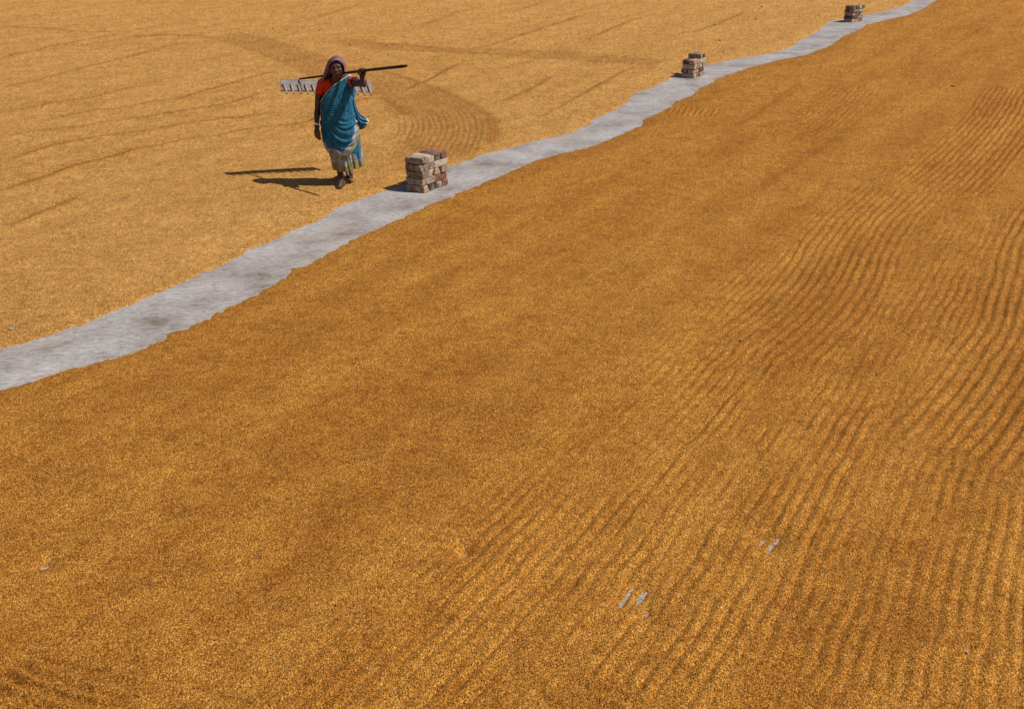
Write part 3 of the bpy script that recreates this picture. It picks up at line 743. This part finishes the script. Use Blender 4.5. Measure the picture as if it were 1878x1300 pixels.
# loose end of the sari blown out at her hip
def tail():
    A = [(649, 178), (651.5, 190), (656, 203), (662, 211), (669, 216), (674.5, 219), (676.5, 224)]
    B = [(648, 192), (650, 206), (653, 219), (656, 231), (660, 238), (665, 237), (669.5, 235)]
    rows, cols = 44, 26; P = np.zeros((rows, cols, 3))
    for i in range(rows):
        k = i / (rows - 1) * (len(A) - 1); a = int(min(k, len(A) - 2)); f = k - a
        pa = (np.array(A[a]) * (1 - f) + np.array(A[a + 1]) * f); pb = (np.array(B[a]) * (1 - f) + np.array(B[a + 1]) * f)
        y0 = 12.81 + 0.03 * (k / 6)
        for j in range(cols):
            m = j / (cols - 1); q = pa * (1 - m) + pb * m
            y = y0 - 0.045 * math.sin(m * math.pi) + 0.013 * math.sin(m * 24 + 1.5 * k) * min(1, 0.4 + k / 4)
            P[i, j] = at(q[0] + 0.5 * math.sin(m * 24 + k * 1.5), q[1], y)
    o = grid_mesh("sari_tail", P, [M_TEAL, M_OLIVE, M_EDGE, M_LAV], lambda i, j: 2 if (i > 41 or (i > 30 and j < 2)) else (3 if i > 36 else (1 if (i > 33 and j > 8) else 0)), False, 0.003, person)
    o['label'] = "loose end of the sari blown out beside her hip, with a greyish tip"
tail()
# blouse
bm = bmesh.new()
G_ = 0.013
ellip(bm, at(619, 168, 12.825), (0.140, 0.100, 0.165))
chain(bm, [at(594, 153, 12.830), at(612, 151, 12.830), at(628, 149, 12.830), at(641, 149, 12.820)], [0.050, 0.056, 0.056, 0.050])
RS = [at(591, 153, 12.830), at(584.5, 178, 12.850)]; LS = [at(643, 149, 12.815), at(655.5, 152, 12.650)]
chain(bm, RS, [0.056, 0.052]); chain(bm, LS, [0.056, 0.052])
bl = remeshed("blouse", bm, M_ORANGE, 0.006, 2, person)
bm = bmesh.new(); bm.from_mesh(bl.data)
inv = Vector(person.location) * 0      # mesh data is in world metres (parent inverse cancels the offset)
for a, b, k in ((RS[0], RS[1], 0.72), (LS[0], LS[1], 0.60)):
    c = a.lerp(b, k); n = (b - a).normalized()
    geo = [f for f in bm.faces if (f.calc_center_median() - b).length < 0.22]
    es = list({e for f in geo for e in f.edges}); vs2 = list({v for f in geo for v in f.verts})
    side_ok = [g for g in geo + es + vs2]
    bmesh.ops.bisect_plane(bm, geom=side_ok, plane_co=c, plane_no=n)
    kill = [f for f in bm.faces if (f.calc_center_median() - c).dot(n) > 0 and (f.calc_center_median() - c).length < 0.16
            and ((f.calc_center_median() - c) - n * (f.calc_center_median() - c).dot(n)).length < 0.075]
    bmesh.ops.delete(bm, geom=kill, context='FACES')
nk = at(612.5, 142, 12.750)
kill = []
for f in bm.faces:
    p = f.calc_center_median() - nk
    if (p.x / 0.078) ** 2 + (p.z / 0.078) ** 2 < 1: kill.append(f)
bmesh.ops.delete(bm, geom=kill, context='FACES'); bm.to_mesh(bl.data); bm.free()
bl['label'] = "short sleeved orange red blouse"
# headscarf
def scarf():
    O = [(592.5,150),(597.5,139.5),(602,130),(604.3,122),(607,116.5),(611.5,113),(617,111.6),(622,113.2),(627,117),(629.6,121.5),(631,127),(630.8,133)]
    yO = [12.83,12.81,12.79,12.765,12.75,12.735,12.73,12.735,12.75,12.765,12.775,12.79]
    S = [(585.5,152),(592.5,140),(596.2,129),(599.5,118),(604,109.8),(610.2,104),(617.4,101.6),(624.4,103.9),(629.6,109.4),(632.6,116),(633.2,124),(632.6,132)]
    yS = [12.87,12.86,12.85,12.84,12.83,12.83,12.825,12.83,12.83,12.83,12.84,12.85]
    Bk = [(604,162),(608,150),(610,137),(608,124),(611,117),(614,113),(618,112),(622,113),(625,118),(627,124),(627,130),(626,137)]
    yB = [12.965,12.965,12.955,12.935,12.93,12.925,12.925,12.925,12.925,12.93,12.93,12.93]
    def crv(L, Yv, n):
        pts = [at(u, v, y) for (u, v), y in zip(L, [q - 0.07 for q in Yv])]; out = []
        for k in np.linspace(0, len(pts) - 1.0001, n):
            i = int(k); f = k - i; p = [pts[max(i - 1, 0)], pts[i], pts[i + 1], pts[min(i + 2, len(pts) - 1)]]
            out.append(0.5 * (2 * p[1] + (p[2] - p[0]) * f + (2 * p[0] - 5 * p[1] + 4 * p[2] - p[3]) * f * f + (3 * p[1] - p[0] - 3 * p[2] + p[3]) * f ** 3))
        return out
    n = 70; o_, s_, b_ = crv(O, yO, n), crv(S, yS, n), crv(Bk, yB, n); rows = 24
    P = np.zeros((rows, n, 3))
    for j in range(n):
        a, m, b = o_[j], s_[j], b_[j]; ctr = (a + b) / 2; c = m + (m - ctr) * 0.9
        for i in range(rows):
            t = i / (rows - 1); p = a * (1 - t) ** 2 + c * 2 * t * (1 - t) + b * t * t
            nrm = (p - HC).normalized(); low = 1 - min(1, j / 26.0)
            p = p + nrm * (0.0022 * math.sin(t * 40 + 2 * math.sin(j * 0.15)) + 0.006 * low * math.sin(t * 15 + j * 0.1))
            P[i, j] = p
    o = grid_mesh("headscarf", P, [M_SCARF], None, False, 0.004, person)
    o['label'] = "mauve pink striped headscarf falling behind her right shoulder"
scarf()

# ------------------------------------------------------------------ the rake on her shoulder
def wood(name, cols, rough=0.8, sc=(1, 9, 9)):
    M = Mat(name, rough, 0.2); tc = M.n("ShaderNodeTexCoord").outputs["Object"]
    a = M.noise(M.mapping(tc, sc), 9, 6, 0.65)
    base = M.ramp(a.outputs[0], [(0.30, cols[0]), (0.52, cols[1]), (0.72, cols[2])]).outputs[0]
    b = M.noise(tc, 28, 3); bm_ = M.ramp(b.outputs[0], [(0.30, (0.55, 0.5, 0.45)), (0.40, (1, 1, 1))])
    base = M.mix(0.8, base, bm_.outputs[0], 'MULTIPLY'); M.l(base, M.b.inputs["Base Color"])
    M.l(M.bump(a.outputs[0], 0.4, 0.003), M.b.inputs["Normal"]); return M.m
M_BOARD = wood("weathered plank", [(0.12, 0.10, 0.09), (0.25, 0.225, 0.205), (0.37, 0.335, 0.31)])
M_TOOTH = wood("worn peg wood", [(0.20, 0.12, 0.10), (0.36, 0.24, 0.21), (0.46, 0.34, 0.30)], sc=(6, 6, 1))
M_POLE = wood("dark bamboo", [(0.018, 0.010, 0.007), (0.040, 0.022, 0.014), (0.07, 0.042, 0.028)], 0.45, (9, 9, 1))
rake = bpy.data.objects.new("rake", None); C.objects.link(rake)
BL = at(514.8, 156.5, 13.12); BR = at(681.0, 159.8, 13.44)
rake.location = BL.lerp(BR, 0.5)
tag(rake, "long wooden rake with a grey toothed board, carried behind the woman's shoulders", "rake")
bx = (BR - BL).normalized(); up = Vector((-0.10, 1.0, 1)); up = (up - bx * up.dot(bx)).normalized(); bn = bx.cross(up).normalized()
if bn.y > 0: bn = -bn                          # the toothed face looks at the camera
def box_local(name, c, X_, Y_, Z_, mat, parent, bev=0.002, jit=0.0):
    bm = bmesh.new(); bmesh.ops.create_cube(bm, size=1.0)
    bmesh.ops.scale(bm, vec=(X_.length, Y_.length, Z_.length), verts=bm.verts)
    if jit:
        for v in bm.verts: v.co += Vector([(random.random() - 0.5) * jit for _ in range(3)])
    bmesh.ops.bevel(bm, geom=list(bm.edges), offset=bev, segments=1, affect='EDGES')
    me = bpy.data.meshes.new(name); bm.to_mesh(me); bm.free()
    o = link(name, me, [mat], None, smooth=False); R = Matrix((X_.normalized(), Y_.normalized(), Z_.normalized())).transposed().to_4x4()
    o.parent = parent; o.matrix_local = Matrix.Translation(c - parent.location) @ R
    return o
wlen = (BR - BL).length
box_local("head_board", BL.lerp(BR, 0.5), bx * wlen, -bn * 0.020, up * 0.152, M_BOARD, rake, 0.003, 0.003)
for i in range(13):
    k = (5.5 + 12.9 * i) / 166.0
    c = BL + (BR - BL) * k + bn * 0.019 - up * (0.060 + 0.006 * random.random()) + bx * 0.008
    tz = (up + bx * (-0.17 + random.uniform(-0.03, 0.03)) + bn * -0.02).normalized(); tx = (bx - tz * bx.dot(tz)).normalized(); ty = tz.cross(tx)
    box_local("tooth", c, tx * 0.020, ty * 0.022, tz * (0.142 + random.uniform(-0.006, 0.006)), M_TOOTH, rake, 0.003, 0.002)
# handle: a slightly crooked tapered pole
n, K = 26, 12; vs_, fs_ = [], []
side = HAX.orthogonal().normalized(); s2 = HAX.cross(side)
tail_end = HB - HAX * 0.03
for i in range(n):
    k = i / (n - 1); c = HA.lerp(tail_end, k); r = 0.0172 - 0.0062 * k + 0.0005 * math.sin(i * 2.1)
    if i in (0, n - 1): r *= 0.7
    c = c + e2 * (0.004 * math.sin(k * 5)) 
    for j in range(K):
        a = 2 * math.pi * j / K; vs_.append(c + side * r * math.cos(a) + s2 * r * math.sin(a) - rake.location)
for i in range(n - 1):
    for j in range(K): fs_.append((i * K + j, i * K + (j + 1) % K, (i + 1) * K + (j + 1) % K, (i + 1) * K + j))
fs_.append(tuple(range(K))); fs_.append(tuple(range((n - 1) * K, n * K)))
me = bpy.data.meshes.new("handle"); me.from_pydata(vs_, [], fs_); o = link("handle", me, [M_POLE]); o.parent = rake

# ------------------------------------------------------------------ small litter on the rice
M_DARK = plain("charred bit", (0.022, 0.014, 0.010), 0.7)
M_LEAF = plain("withered leaf", (0.10, 0.05, 0.02), 0.7)
M_GREY = plain("grey scrap", (0.38, 0.37, 0.40), 0.7)
M_PAPER = plain("white scrap", (0.80, 0.78, 0.74), 0.7)
def bit(name, u, v, wpx, hpx, mat, label, cat, rise=0.010):
    g = ground(u, v, 0.028); sc_ = F_PX / (g[1] * CP + (CAM_H) * SP); w = wpx / sc_
    rnd = random.Random(int(u * 3 + v)); bm = bmesh.new(); bmesh.ops.create_icosphere(bm, subdivisions=2, radius=1)
    for q in bm.verts: q.co *= 1 + (rnd.random() - 0.5) * 0.45
    if "leaf" in name or "scrap" in name:
        for q in bm.verts:
            q.co.z = q.co.z * 0.25 + 0.5 * (q.co.x ** 2) - 0.1 * q.co.y
    bmesh.ops.scale(bm, vec=(w * 0.5, w * 0.42, max(rise, hpx / sc_ * 0.5)), verts=bm.verts)
    me = bpy.data.meshes.new(name); bm.to_mesh(me); bm.free(); o = link(name, me, [mat])
    o.location = (g[0], g[1], height_at(g[0], g[1]) + 0.004); o.rotation_euler[2] = rnd.random() * 0.6
    tag(o, label, cat); return o
bit("dry_leaf", 742, 69, 7, 2.5, M_LEAF, "brown dry leaf on the rice above the raised end of the rake handle", "leaf")
bit("dry_leaf", 712, 101, 6.5, 3, M_LEAF, "curled brown leaf on the rice just above the rake handle, right of her head", "leaf")
bit("clod", 1311, 47, 5.5, 3, M_DARK, "dark clod on the light rice midway between the middle and far brick piles", "clod")
bit("clod", 1320, 76, 3.5, 2.5, M_DARK, "small dark clod on light rice above the middle brick pile", "clod")
bit("clod", 1386, 37, 3.5, 2.5, M_DARK, "tiny dark clod on light rice left of the farthest brick pile", "clod")
bit("clod", 1397, 14, 3.5, 2.5, M_DARK, "tiny dark clod on light rice at the top edge of the photo", "clod")
bit("clod", 1327, 96, 3.0, 2, M_DARK, "tiny dark clod beside the strip, just right of the middle brick pile", "clod")
bit("clod", 500, 53, 4, 2, M_DARK, "dark clod on far rice, leftmost of a row of three above the woman's head", "clod")
bit("clod", 526, 56, 3, 2, M_DARK, "tiny dark clod, middle one of three in a row above the woman's head", "clod")
bit("clod", 586, 58, 3.5, 2, M_DARK, "small dark clod, rightmost of a row of three above the woman's head", "clod")
bit("clod", 754, 47, 3, 2, M_DARK, "small dark clod on far rice above a brown leaf", "clod")
bit("black_chip", 1747, 160, 8, 2.5, M_DARK, "flat black chip lying on the darker rice at the upper right", "chip")
bit("pebble", 1357, 627, 5, 3, M_DARK, "black pebble on the furrowed rice in the right middle of the photo", "pebble", 0.006)
bit("white_chip", 1361, 624.5, 3, 2, M_PAPER, "tiny white chip touching a black pebble on the furrowed rice", "chip", 0.006)
bit("crumpled_scrap", 21, 603, 10, 4, M_GREY, "crumpled grey scrap on light rice at the left edge above the strip", "scrap", 0.008)
bit("paper_scrap", 566, 264, 6, 2.5, M_PAPER, "small white paper scrap on rice to the left of the woman's skirt", "scrap", 0.006)
bit("husk_lump", 616, 1116, 4, 2.5, M_DARK, "dark speck of husk on the near rice left of the scraped patches", "speck", 0.005)
bit("stone", 1773, 1200, 5, 4, M_GREY, "pale grey pebble in the furrows at the lower right", "pebble", 0.007)
